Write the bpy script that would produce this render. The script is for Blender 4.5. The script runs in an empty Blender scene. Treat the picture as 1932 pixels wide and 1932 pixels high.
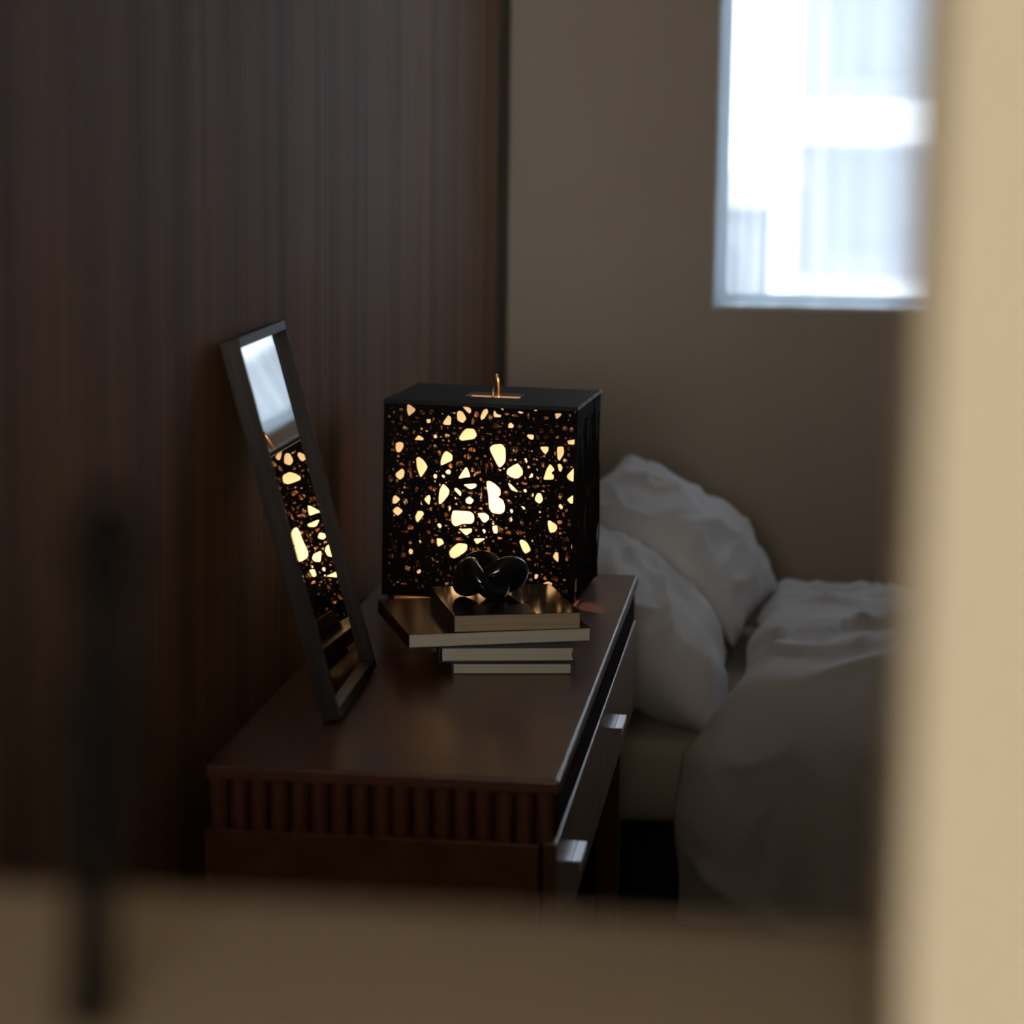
import bpy, bmesh, math, random
from mathutils import Vector, Matrix, noise, geometry
random.seed(7)
SC = bpy.context.scene
COL = SC.collection
H = 0.72                      # height of the dresser top above the floor

# ---------------------------------------------------------------- camera
YAW, PITCH, ROLL = 0.12342, 0.16202, 0.01217
cam_data = bpy.data.cameras.new('camera')
cam = bpy.data.objects.new('camera', cam_data)
COL.objects.link(cam)
SC.camera = cam
cy, sy, cp, sp = math.cos(YAW), math.sin(YAW), math.cos(PITCH), math.sin(PITCH)
fwd = Vector((-sy * cp, cy * cp, -sp))
rgt = Vector((cy, sy, 0))
upv = rgt.cross(fwd)
cr, sr = math.cos(ROLL), math.sin(ROLL)
rgt, upv = cr * rgt + sr * upv, -sr * rgt + cr * upv
mw = Matrix((rgt, upv, -fwd)).transposed().to_4x4()
mw.translation = Vector((0.6955, 0.0, 0.7367 + H))
cam.matrix_world = mw
cam_data.sensor_fit = 'HORIZONTAL'
cam_data.sensor_width = 24.0
cam_data.lens = 53.98
cam_data.clip_start = 0.02
cam_data.dof.use_dof = True
cam_data.dof.focus_distance = 3.42
cam_data.dof.aperture_fstop = 2.0

# ---------------------------------------------------------------- world and light
world = bpy.data.worlds.new('world')
SC.world = world
world.use_nodes = True
bg = world.node_tree.nodes['Background']
bg.inputs['Color'].default_value = (0.82, 0.885, 1.0, 1)
bg.inputs['Strength'].default_value = 7.6
sun_data = bpy.data.lights.new('sun', 'SUN')
sun_data.energy = 1.6
sun_data.angle = 0.02
sun_data.color = (1.0, 0.95, 0.86)
sun = bpy.data.objects.new('sun', sun_data)
COL.objects.link(sun)
sun.rotation_euler = (math.radians(52), 0, math.radians(-22))

def area_light(name, loc, rot, sx, sz, energy, color):
    d = bpy.data.lights.new(name, 'AREA')
    d.shape = 'RECTANGLE'
    d.size, d.size_y, d.energy, d.color = sx, sz, energy, color
    o = bpy.data.objects.new(name, d)
    COL.objects.link(o)
    o.location = loc
    o.rotation_euler = rot
    return o
# daylight from the window in the rear wall of the room the camera stands in
area_light('rear_window_daylight', (0.75, -4.10, 1.90), (math.radians(90), 0, 0), 1.7, 1.5, 114, (1.0, 0.935, 0.82))

vs = SC.view_settings
SC.display_settings.display_device = 'sRGB'
vs.view_transform = 'Standard'
vs.look = 'None'
vs.exposure = 0.0
vs.gamma = 1.0
vs.use_curve_mapping = False
SC.cycles.use_denoising = True
SC.cycles.max_bounces = 8
SC.cycles.transparent_max_bounces = 16
SC.cycles.sample_clamp_indirect = 4.0

# ---------------------------------------------------------------- materials
def new_mat(name):
    m = bpy.data.materials.new(name)
    m.use_nodes = True
    return m, m.node_tree.nodes, m.node_tree.links, m.node_tree.nodes['Principled BSDF']

def plain(name, color, rough=0.6, metal=0.0, spec=0.5, var=0.12, scale=40.0, bump=0.0, bscale=200.0):
    m, N, L, b = new_mat(name)
    tc = N.new('ShaderNodeTexCoord')
    nz = N.new('ShaderNodeTexNoise')
    nz.inputs['Scale'].default_value = scale
    nz.inputs['Detail'].default_value = 4
    L.new(tc.outputs['Object'], nz.inputs['Vector'])
    mx = N.new('ShaderNodeMixRGB')
    mx.inputs[1].default_value = tuple(c * (1 - var) for c in color) + (1,)
    mx.inputs[2].default_value = tuple(min(1, c * (1 + var)) for c in color) + (1,)
    L.new(nz.outputs['Fac'], mx.inputs[0])
    L.new(mx.outputs[0], b.inputs['Base Color'])
    b.inputs['Roughness'].default_value = rough
    b.inputs['Metallic'].default_value = metal
    b.inputs['Specular IOR Level'].default_value = spec
    if bump:
        n2 = N.new('ShaderNodeTexNoise')
        n2.inputs['Scale'].default_value = bscale
        L.new(tc.outputs['Object'], n2.inputs['Vector'])
        bp = N.new('ShaderNodeBump')
        bp.inputs['Strength'].default_value = bump
        bp.inputs['Distance'].default_value = 0.001
        L.new(n2.outputs['Fac'], bp.inputs['Height'])
        L.new(bp.outputs[0], b.inputs['Normal'])
    return m

def wood(name, c1, c2, c3, stretch=(1, 30, 1), scale=3.0, rough=0.45, spec=0.4, bump=0.15):
    """veneer: broad bands and fine pores, long along the axis with the small stretch"""
    m, N, L, b = new_mat(name)
    tc = N.new('ShaderNodeTexCoord')
    mp = N.new('ShaderNodeMapping')
    mp.inputs['Scale'].default_value = stretch
    L.new(tc.outputs['Object'], mp.inputs['Vector'])
    n1 = N.new('ShaderNodeTexNoise')
    n1.inputs['Scale'].default_value = scale
    n1.inputs['Detail'].default_value = 3
    n1.inputs['Roughness'].default_value = 0.5
    n2 = N.new('ShaderNodeTexNoise')
    n2.inputs['Scale'].default_value = scale * 14
    n2.inputs['Detail'].default_value = 5
    L.new(mp.outputs[0], n1.inputs['Vector'])
    L.new(mp.outputs[0], n2.inputs['Vector'])
    r = N.new('ShaderNodeValToRGB')
    r.color_ramp.elements[0].position = 0.36
    r.color_ramp.elements[0].color = c1 + (1,)
    r.color_ramp.elements[1].position = 0.64
    r.color_ramp.elements[1].color = c3 + (1,)
    e = r.color_ramp.elements.new(0.5)
    e.color = c2 + (1,)
    L.new(n1.outputs['Fac'], r.inputs['Fac'])
    r2 = N.new('ShaderNodeValToRGB')
    r2.color_ramp.elements[0].position = 0.35
    r2.color_ramp.elements[0].color = (0.84, 0.84, 0.84, 1)
    r2.color_ramp.elements[1].position = 0.6
    r2.color_ramp.elements[1].color = (1.12, 1.12, 1.12, 1)
    L.new(n2.outputs['Fac'], r2.inputs['Fac'])
    mx = N.new('ShaderNodeMixRGB')
    mx.blend_type = 'MULTIPLY'
    mx.inputs[0].default_value = 1
    L.new(r.outputs[0], mx.inputs[1])
    L.new(r2.outputs[0], mx.inputs[2])
    L.new(mx.outputs[0], b.inputs['Base Color'])
    b.inputs['Roughness'].default_value = rough
    b.inputs['Specular IOR Level'].default_value = spec
    bp = N.new('ShaderNodeBump')
    bp.inputs['Strength'].default_value = bump
    bp.inputs['Distance'].default_value = 0.0006
    L.new(n2.outputs['Fac'], bp.inputs['Height'])
    L.new(bp.outputs[0], b.inputs['Normal'])
    return m

def fabric(name, color, weave=700.0):
    m, N, L, b = new_mat(name)
    tc = N.new('ShaderNodeTexCoord')
    nz = N.new('ShaderNodeTexNoise')
    nz.inputs['Scale'].default_value = 6.0
    nz.inputs['Detail'].default_value = 6
    L.new(tc.outputs['Object'], nz.inputs['Vector'])
    mx = N.new('ShaderNodeMixRGB')
    mx.inputs[1].default_value = tuple(c * 0.9 for c in color) + (1,)
    mx.inputs[2].default_value = tuple(min(1, c * 1.06) for c in color) + (1,)
    L.new(nz.outputs['Fac'], mx.inputs[0])
    L.new(mx.outputs[0], b.inputs['Base Color'])
    b.inputs['Roughness'].default_value = 0.95
    b.inputs['Specular IOR Level'].default_value = 0.1
    w = N.new('ShaderNodeTexNoise')
    w.inputs['Scale'].default_value = weave
    L.new(tc.outputs['Object'], w.inputs['Vector'])
    bp = N.new('ShaderNodeBump')
    bp.inputs['Strength'].default_value = 0.25
    bp.inputs['Distance'].default_value = 0.0004
    L.new(w.outputs['Fac'], bp.inputs['Height'])
    L.new(bp.outputs[0], b.inputs['Normal'])
    return m

def translucent_mat(name, color, share=0.75, clear=0.0):
    """thin paper or voile: part reflects, part lets light through"""
    m = bpy.data.materials.new(name)
    m.use_nodes = True
    N, L = m.node_tree.nodes, m.node_tree.links
    N.clear()
    out = N.new('ShaderNodeOutputMaterial')
    tc = N.new('ShaderNodeTexCoord')
    nz = N.new('ShaderNodeTexNoise')
    nz.inputs['Scale'].default_value = 25
    L.new(tc.outputs['Object'], nz.inputs['Vector'])
    mx = N.new('ShaderNodeMixRGB')
    mx.inputs[1].default_value = tuple(c * 0.96 for c in color) + (1,)
    mx.inputs[2].default_value = color + (1,)
    L.new(nz.outputs['Fac'], mx.inputs[0])
    d = N.new('ShaderNodeBsdfDiffuse')
    t = N.new('ShaderNodeBsdfTranslucent')
    L.new(mx.outputs[0], d.inputs['Color'])
    L.new(mx.outputs[0], t.inputs['Color'])
    ms = N.new('ShaderNodeMixShader')
    ms.inputs[0].default_value = share
    L.new(d.outputs[0], ms.inputs[1])
    L.new(t.outputs[0], ms.inputs[2])
    last = ms
    if clear:
        tr = N.new('ShaderNodeBsdfTransparent')
        m2 = N.new('ShaderNodeMixShader')
        m2.inputs[0].default_value = clear
        L.new(ms.outputs[0], m2.inputs[1])
        L.new(tr.outputs[0], m2.inputs[2])
        last = m2
    L.new(last.outputs[0], out.inputs['Surface'])
    return m

def fibre_mat(name, thin, thick):
    m = translucent_mat(name, thin, 0.8)
    N, L = m.node_tree.nodes, m.node_tree.links
    nz = [n for n in N if n.type == 'TEX_NOISE'][0]
    mx = [n for n in N if n.type == 'MIX_RGB'][0]
    nz.inputs['Scale'].default_value = 130
    nz.inputs['Detail'].default_value = 3
    r = N.new('ShaderNodeValToRGB')
    r.color_ramp.elements[0].position = 0.38
    r.color_ramp.elements[1].position = 0.62
    L.new(nz.outputs['Fac'], r.inputs['Fac'])
    L.new(r.outputs[0], mx.inputs[0])
    mx.inputs[1].default_value = thick + (1,)
    mx.inputs[2].default_value = thin + (1,)
    return m

def glass_mat(name):
    m = bpy.data.materials.new(name)
    m.use_nodes = True
    N, L = m.node_tree.nodes, m.node_tree.links
    N.clear()
    out = N.new('ShaderNodeOutputMaterial')
    tr = N.new('ShaderNodeBsdfTransparent')
    tr.inputs['Color'].default_value = (0.94, 0.97, 0.97, 1)
    gl = N.new('ShaderNodeBsdfGlossy')
    gl.inputs['Roughness'].default_value = 0.02
    fr = N.new('ShaderNodeFresnel')
    fr.inputs['IOR'].default_value = 1.45
    ms = N.new('ShaderNodeMixShader')
    L.new(fr.outputs[0], ms.inputs[0])
    L.new(tr.outputs[0], ms.inputs[1])
    L.new(gl.outputs[0], ms.inputs[2])
    L.new(ms.outputs[0], out.inputs['Surface'])
    return m

M = {}
M['wall_wood'] = wood('walnut_veneer', (0.170, 0.090, 0.052), (0.215, 0.110, 0.060), (0.270, 0.132, 0.066), (4, 4, 0.06), 2.4, 0.62, 0.12, 0.25)
M['trim_wood'] = wood('dark_stained_wood', (0.022, 0.013, 0.010), (0.028, 0.017, 0.012), (0.034, 0.020, 0.014), (6, 6, 0.2), 3.0, 0.5, 0.35)
M['dresser'] = wood('red_brown_dresser_wood', (0.120, 0.045, 0.026), (0.140, 0.053, 0.031), (0.160, 0.061, 0.036), (8, 1.2, 8), 3.0, 0.30, 0.5, 0.06)
_b = M['dresser'].node_tree.nodes['Principled BSDF']
_b.inputs['Coat Weight'].default_value = 0.18
_b.inputs['Coat Roughness'].default_value = 0.22
M['dresser_shade'] = wood('recess_shade_wood', (0.020, 0.009, 0.006), (0.022, 0.010, 0.007), (0.026, 0.012, 0.008), (8, 1.2, 8), 3.0, 0.9, 0.04, 0.05)  # near-black copy of the dresser wood, the recess's shade put into its colour
M['frame_wood'] = wood('frame_oak', (0.017, 0.011, 0.008), (0.026, 0.017, 0.012), (0.040, 0.028, 0.021), (14, 14, 1.2), 4.0, 0.5, 0.2, 0.2)
M['floor_wood'] = wood('floor_boards', (0.12, 0.068, 0.038), (0.15, 0.085, 0.048), (0.18, 0.102, 0.058), (1, 9, 1), 4.0, 0.5, 0.35)
M['beige_wall'] = plain('beige_paint', (0.53, 0.46, 0.335), 0.9, 0, 0.15, 0.02, 6, 0.1, 350)
M['back_wall'] = plain('taupe_paint', (0.53, 0.435, 0.350), 0.92, 0, 0.12, 0.02, 6, 0.1, 350)
M['sill_brown'] = plain('brown_ledge', (0.28, 0.218, 0.155), 0.85, 0, 0.15, 0.03, 8)  # ledge set darker and browner than the beige wall beside it
M['ceiling'] = plain('ceiling_paint', (0.80, 0.75, 0.66), 0.95, 0, 0.1, 0.02, 6)
M['white_frame'] = plain('window_frame_white', (0.75, 0.78, 0.80), 0.5, 0, 0.4, 0.03, 10)
M['linen'] = fabric('white_linen', (0.76, 0.73, 0.72))
M['linen_grey'] = fabric('greige_duvet_linen', (0.68, 0.64, 0.62))
M['linen_taupe'] = fabric('taupe_linen', (0.20, 0.155, 0.125))
M['sheet'] = fabric('fitted_sheet_cotton', (0.55, 0.47, 0.38))
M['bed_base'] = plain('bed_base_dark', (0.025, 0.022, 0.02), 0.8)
M['black_bark'] = plain('black_bark_fibre', (0.007, 0.005, 0.004), 0.8, 0, 0.12, 0.4, 120, 0.6, 500)
M['black_top'] = plain('black_lamp_top', (0.013, 0.012, 0.011), 0.6, 0, 0.25, 0.15, 60)
M['edge_cord'] = plain('grey_frayed_cord', (0.55, 0.54, 0.53), 0.8, 0, 0.3, 0.5, 500)
M['paper'] = translucent_mat('lamp_paper', (0.96, 0.80, 0.60), 0.62)
M['veil'] = translucent_mat('thin_bark_fibre', (0.42, 0.20, 0.08), 0.55)
M['mat'] = fibre_mat('thin_bark_mat', (0.90, 0.66, 0.46), (0.20, 0.12, 0.08))
M['hem'] = translucent_mat('white_voile_hem', (0.86, 0.92, 0.97), 0.72, 0.12)
M['voile'] = translucent_mat('white_voile', (0.90, 0.93, 0.97), 0.62, 0.30)
M['glass'] = glass_mat('clear_glass')
M['bronze'] = plain('bronze_wire', (0.42, 0.27, 0.14), 0.28, 1.0, 0.5, 0.1)
M['steel'] = plain('brushed_steel', (0.78, 0.78, 0.80), 0.35, 1.0, 0.5, 0.05)
M['mirror'] = plain('mirror_silver', (0.80, 0.82, 0.80), 0.012, 1.0, 0.5, 0.0)
M['page'] = wood('page_block', (0.60, 0.53, 0.425), (0.64, 0.565, 0.455), (0.69, 0.61, 0.49), (0.3, 0.3, 60), 12.0, 0.9, 0.1, 0.1)
M['page_old'] = wood('yellowed_page_block', (0.40, 0.30, 0.20), (0.44, 0.335, 0.225), (0.48, 0.365, 0.245), (0.3, 0.3, 60), 12.0, 0.9, 0.1, 0.1)
M['cover_brown'] = plain('brown_gloss_cover', (0.030, 0.012, 0.007), 0.24, 0, 0.25, 0.2, 30)
M['cover_gloss'] = plain('dark_gloss_cover', (0.040, 0.028, 0.018), 0.10, 0, 1.0, 0.15, 30)
M['cover_black'] = plain('black_cover', (0.012, 0.012, 0.013), 0.3, 0, 0.5, 0.1, 30)
M['cover_teal'] = plain('dark_teal_cover', (0.018, 0.045, 0.048), 0.45, 0, 0.4, 0.1, 30)
M['cover_dark'] = plain('dark_brown_cover', (0.035, 0.020, 0.014), 0.45, 0, 0.4, 0.1, 30)
M['ceramic'] = plain('black_glazed_ceramic', (0.008, 0.008, 0.008), 0.10, 0, 0.5, 0.2, 60)
M['black_wood'] = plain('black_turned_wood', (0.004, 0.0035, 0.003), 0.8, 0, 0.05, 0.2, 60)
M['facade'] = plain('grey_render', (0.29, 0.295, 0.335), 0.9, 0, 0.1, 0.05, 1)
M['slab_white'] = plain('white_balcony', (0.72, 0.72, 0.72), 0.9, 0, 0.1, 0.03, 1)
M['facade_window'] = plain('facade_window_grey', (0.16, 0.18, 0.21), 0.5, 0, 0.5, 0.1, 1)
M['ground'] = plain('pale_ground', (0.45, 0.45, 0.43), 0.95, 0, 0.1, 0.1, 1)

# ---------------------------------------------------------------- mesh helpers
def obj(name, bm, mat, parent=None, smooth=False, matrix=None):
    me = bpy.data.meshes.new(name)
    bmesh.ops.recalc_face_normals(bm, faces=bm.faces)
    bm.to_mesh(me)
    bm.free()
    if smooth:
        for p in me.polygons:
            p.use_smooth = True
    me.materials.append(mat)
    o = bpy.data.objects.new(name, me)
    COL.objects.link(o)
    if matrix is not None:
        o.matrix_world = matrix
    if parent is not None:
        o.parent = parent
    return o

def raw(name, verts, faces, mat, parent=None, smooth=False):
    me = bpy.data.meshes.new(name)
    me.from_pydata(verts, [], faces)
    me.update()
    if smooth:
        for p in me.polygons:
            p.use_smooth = True
    me.materials.append(mat)
    o = bpy.data.objects.new(name, me)
    COL.objects.link(o)
    if parent is not None:
        o.parent = parent
    return o

def box(bm, x0, x1, y0, y1, z0, z1, bevel=0.0, seg=2):
    r = bmesh.ops.create_cube(bm, size=1)
    vs_ = r['verts']
    for v in vs_:
        v.co = Vector((x0 + (v.co.x + .5) * (x1 - x0), y0 + (v.co.y + .5) * (y1 - y0), z0 + (v.co.z + .5) * (z1 - z0)))
    if bevel:
        es = list({e for v in vs_ for e in v.link_edges})
        bmesh.ops.bevel(bm, geom=es, offset=bevel, segments=seg, affect='EDGES', profile=0.5)

def boxes(*args, bevel=0.0, seg=2):
    bm = bmesh.new()
    for a in args:
        box(bm, *a, bevel=bevel, seg=seg)
    return bm

def tube_data(pts, rad, sides, V, F, closed=False, caps=True):
    n = len(pts)
    base = len(V)
    prev = None
    for i in range(n):
        a = pts[(i - 1) % n] if (closed or i > 0) else pts[i]
        b = pts[(i + 1) % n] if (closed or i < n - 1) else pts[i]
        t = (b - a).normalized()
        if prev is None:
            ref = Vector((0, 0, 1)) if abs(t.z) < 0.9 else Vector((1, 0, 0))
            nrm = t.cross(ref).normalized()
        else:
            nrm = (prev - t * prev.dot(t)).normalized()
        prev = nrm
        bn = t.cross(nrm)
        r = rad[i] if isinstance(rad, (list, tuple)) else rad
        for k in range(sides):
            an = 2 * math.pi * k / sides
            V.append(tuple(pts[i] + nrm * math.cos(an) * r + bn * math.sin(an) * r))
    m = n if closed else n - 1
    if closed:   # find the best twist match for the closing ring
        best, off = 1e9, 0
        lastv = [Vector(V[base + (n - 1) * sides + k]) for k in range(sides)]
        for s in range(sides):
            d = sum((lastv[k] - Vector(V[base + (k + s) % sides])).length for k in range(sides))
            if d < best:
                best, off = d, s
    for i in range(m):
        j = (i + 1) % n
        s = off if closed and j == 0 else 0
        for k in range(sides):
            k2 = (k + 1) % sides
            F.append((base + i * sides + k, base + i * sides + k2, base + j * sides + (k2 + s) % sides, base + j * sides + (k + s) % sides))
    if caps and not closed:
        F.append(tuple(base + k for k in range(sides))[::-1])
        F.append(tuple(base + (n - 1) * sides + k for k in range(sides)))

def lathe(profile, sides=32):
    V, F = [], []
    for r, z in profile:
        for k in range(sides):
            a = 2 * math.pi * k / sides
            V.append((r * math.cos(a), r * math.sin(a), z))
    for i in range(len(profile) - 1):
        for k in range(sides):
            k2 = (k + 1) % sides
            F.append((i * sides + k, i * sides + k2, (i + 1) * sides + k2, (i + 1) * sides + k))
    F.append(tuple(range(sides))[::-1])
    F.append(tuple((len(profile) - 1) * sides + k for k in range(sides)))
    return V, F

def thing(name, label, cat, loc=(0, 0, 0), rot=(0, 0, 0), group=None):
    o = bpy.data.objects.new(name, None)
    o.empty_display_size = 0.05
    COL.objects.link(o)
    o.location = loc
    o.rotation_euler = rot
    tag(o, label, cat, group)
    return o

def tag(o, label, cat, group=None):
    o['label'] = label
    o['category'] = cat
    if group:
        o['group'] = group
    return o

def struct(o):
    o['kind'] = 'structure'
    return o

# ================================================================ room shell
XW = -0.025                     # face of the timber wall
YB = 5.73                       # face of the back wall
YP0, YP1 = 0.660, 0.835         # partition with the opening the camera looks through
ZC = 2.80
XR = 2.9
YR = -4.2
SILL = H + 0.446
struct(obj('floor', boxes((-0.4, XR + 0.2, YR - 0.2, YB + 0.3, -0.06, 0)), M['floor_wood']))
struct(obj('ceiling', boxes((-0.4, XR + 0.2, YR - 0.2, YB + 0.3, ZC, ZC + 0.06)), M['ceiling']))
struct(obj('wall_left', boxes((XW - 0.12, XW, YP1, 5.452, 0, ZC)), M['wall_wood']))
struct(obj('trim_1', boxes((XW - 0.10, XW - 0.008, 5.452, YB, 0, ZC)), M['trim_wood']))
struct(obj('baseboard_left', boxes((XW, XW + 0.012, YP1, 5.452, 0, 0.07), bevel=0.002), M['trim_wood']))
WX0, WX1, WZ0, WZ1 = 0.4765, 1.75, H + 0.3197, H + 1.72
struct(obj('wall_back', boxes((-0.4, WX0, YB, YB + 0.16, 0, ZC), (WX1, XR + 0.2, YB, YB + 0.16, 0, ZC),
                              (WX0, WX1, YB, YB + 0.16, 0, WZ0), (WX0, WX1, YB, YB + 0.16, WZ1, ZC)), M['back_wall']))
struct(obj('wall_right', boxes((XR, XR + 0.1, YR, YB, 0, ZC)), M['back_wall']))
JX = 0.7325
struct(obj('wall_front', boxes((JX, XR, YP0, YP1, 0, ZC), (XW, JX, YP0, YP1, ZC - 0.12, ZC)), M['beige_wall']))
struct(obj('trim_2', boxes((XW, JX, YP0, YP1, 0, SILL), bevel=0.004), M['sill_brown']))
struct(obj('wall_rear', boxes((-0.4, -0.12, YR - 0.12, YR, 0, ZC), (1.62, XR + 0.2, YR - 0.12, YR, 0, ZC),
                              (-0.12, 1.62, YR - 0.12, YR, 0, 1.12), (-0.12, 1.62, YR - 0.12, YR, 2.68, ZC)), M['beige_wall']))
struct(obj('wall_side', boxes((-0.4, -0.2, YR, YP1, 0, ZC)), M['beige_wall']))

def window(name, x0, x1, y0, y1, z0, z1, mull):
    w = bpy.data.objects.new(name, None)
    COL.objects.link(w)
    w.location = (x0, y0, z0)
    struct(w)
    W_, Z_, D = x1 - x0, z1 - z0, y1 - y0
    f = 0.022
    obj('window_frame', boxes((0, f, 0, D, 0, Z_), (W_ - f, W_, 0, D, 0, Z_), (f, W_ - f, 0, D, 0, f), (f, W_ - f, 0, D, Z_ - f, Z_), bevel=0.003), M['white_frame'], w)
    for m_ in mull:
        obj('mullion', boxes((m_ - 0.018, m_ + 0.018, 0, D, f, Z_ - f), bevel=0.003), M['white_frame'], w)
    ed = [f] + sum([[m_ - 0.018, m_ + 0.018] for m_ in mull], []) + [W_ - f]
    for i in range(0, len(ed), 2):
        obj('pane', boxes((ed[i], ed[i + 1], D * 0.45, D * 0.45 + 0.004, f, Z_ - f)), M['glass'], w)
    return w
w1 = window('window_1', WX0, WX1, YB + 0.10, YB + 0.15, WZ0, WZ1, [0.62])
obj('window_sill', boxes((0.0, WX1 - WX0, -0.10, 0.0, -0.001, 0.008)), M['white_frame'], w1)
obj('window_reveal', boxes((0.0, 0.006, -0.10, 0.0, 0.008, WZ1 - WZ0), (WX1 - WX0 - 0.006, WX1 - WX0, -0.10, 0.0, 0.008, WZ1 - WZ0)), M['white_frame'], w1)
window('window_2', -0.12, 1.62, YR - 0.10, YR - 0.05, 1.12, 2.68, [0.87])

# sheer curtain hanging inside the window recess
def curtain():
    V, F = [], []
    nx, nz = 150, 12
    x0, x1 = WX0 + 0.008, WX1 - 0.008
    for j in range(nz + 1):
        z = WZ0 + 0.012 + (WZ1 - WZ0 - 0.036) * j / nz
        for i in range(nx + 1):
            u = i / nx
            s = u * 74 + 3 * math.sin(u * 9)
            fall = 1.25 - 0.45 * j / nz
            y = YB + 0.052 + fall * (0.016 * math.sin(s) + 0.010 * math.sin(s * 0.53 + 1 + 0.4 * j / nz))
            V.append((x0 + (x1 - x0) * u, y, z))
    for j in range(nz):
        for i in range(nx):
            a = j * (nx + 1) + i
            F.append((a, a + 1, a + nx + 2, a + nx + 1))
    o = raw('sheer_curtain', V, F, M['voile'], None, True)
    tag(o, 'sheer white curtain hanging in soft folds inside the bright window', 'curtain')
    hem = boxes((x0 - 0.006, x0 + 0.026, YB + 0.018, YB + 0.0195, WZ0 + 0.012, WZ1 - 0.03), (x0 + 0.0265, x1, YB + 0.018, YB + 0.0195, WZ0 + 0.012, WZ0 + 0.038))
    obj('hem', hem, M['hem'], o)
    V2, F2 = [], []
    tube_data([Vector((WX0 + 0.01, YB + 0.052, WZ1 - 0.018)), Vector((WX1 - 0.01, YB + 0.052, WZ1 - 0.018))], 0.006, 10, V2, F2)
    raw('curtain_rod', V2, F2, M['steel'], o, True)
curtain()

# world outside the window
struct(obj('ground', boxes((-14, 22, YB + 1.5, 40, -3.2, -3.0)), M['ground']))
def building(name, label, x0, x1, y0, y1, z1, cols, rows, slabs):
    b = thing(name, label, 'building', (x0, y0, -3.0))
    W_, D = x1 - x0, y1 - y0
    obj('facade', boxes((0, W_, 0.001, D, 0, z1)), M['facade'], b)
    cw, rh = W_ / cols, z1 / rows
    for r in range(rows):
        for c in range(cols):
            obj('window', boxes((cw * c + cw * .2, cw * c + cw * .8, -0.05, 0.06, rh * r + rh * .32, rh * r + rh * .85), bevel=0.02, seg=1), M['facade_window'], b)
        if slabs:
            obj('balcony', boxes((0, W_, -1.1, 0.0, rh * r - 0.08, rh * r + 0.18)), M['slab_white'], b)
    obj('roof', boxes((-0.15, W_ + 0.15, -0.15, D + 0.15, z1, z1 + 0.2)), M['slab_white'], b)
building('apartment_building', 'grey apartment building with white balconies, blurred behind the curtain at right', 0.64, 7.5, 15.5, 22, 7.9, 6, 7, True)
building('low_house', 'low grey house seen dimly through the curtain at lower left', -3.2, 0.38, 17.5, 23, 3.95, 4, 2, False)

# ================================================================ dresser
XL, XD, YF, YK = 0.0159, 0.4359, 2.5692, 3.8551
dr = thing('dresser', 'long low red-brown wooden dresser with reeded end panel against the timber wall', 'dresser', (XL, YF, 0))
def rel(*bs):
    return [(a - XL, b - XL, c - YF, d - YF, e + H, f + H) for a, b, c, d, e, f in bs]
obj('dresser_top', boxes(*rel((XL, XD, YF, YK, -0.018, 0)), bevel=0.0034, seg=3), M['dresser'], dr)
obj('carcass', boxes(*rel((0.022, 0.416, 2.590, 3.835, -0.236, -0.018))), M['dresser_shade'], dr)
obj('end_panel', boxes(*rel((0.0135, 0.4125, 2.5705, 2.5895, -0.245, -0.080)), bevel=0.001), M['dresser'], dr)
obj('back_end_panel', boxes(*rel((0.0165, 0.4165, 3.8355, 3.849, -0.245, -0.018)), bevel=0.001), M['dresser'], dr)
obj('rail_strip', boxes(*rel((0.4165, 0.4315, 2.590, 3.835, -0.0732, -0.0182))), M['dresser_shade'], dr)  # strip under the top, coloured dark for the shade in the recess
reed_me = None
for i in range(17):
    x = 0.0275 + 0.0244 * i
    if reed_me is None:
        V, F = [], []
        n = 10
        for z in (-0.080, -0.0185):
            for k in range(n + 1):
                a = math.pi * k / n
                V.append((0.0108 * math.cos(a), -0.0115 * math.sin(a), z))
        for k in range(n):
            F.append((k, k + 1, n + 2 + k, n + 1 + k))
        F.append(tuple(range(n + 1))[::-1])
        F.append(tuple(range(n + 1, 2 * n + 2)))
        ro = raw('reed', V, F, M['dresser'], dr, False)
        reed_me = ro.data
    else:
        ro = bpy.data.objects.new('reed', reed_me)
        COL.objects.link(ro)
        ro.parent = dr
    ro.location = (x - XL, 2.5885 - YF, H)
for k, (y0, y1, hy) in enumerate(((2.5605, 3.1535, 2.745), (3.1565, 3.8300, 3.405))):
    dw = obj('drawer', boxes(*rel((0.4188, 0.4345, y0, y1, -0.226, -0.0735)), bevel=0.0018, seg=2), M['dresser'], dr)
    hd = obj('handle', boxes(*rel((0.4346, 0.4465, hy, hy + 0.086, -0.1550, -0.1528), (0.4443, 0.4465, hy, hy + 0.086, -0.1650, -0.1550)), bevel=0.0006, seg=1), M['steel'], dw)
    hd['label'] = 'bright steel tab handle'
for x0, y0 in ((0.022, 2.592), (0.376, 2.592), (0.022, 3.785), (0.376, 3.785)):
    obj('leg', boxes(*rel((x0, x0 + 0.040, y0, y0 + 0.042, -H, -0.236)), bevel=0.002), M['dresser'], dr)

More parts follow.
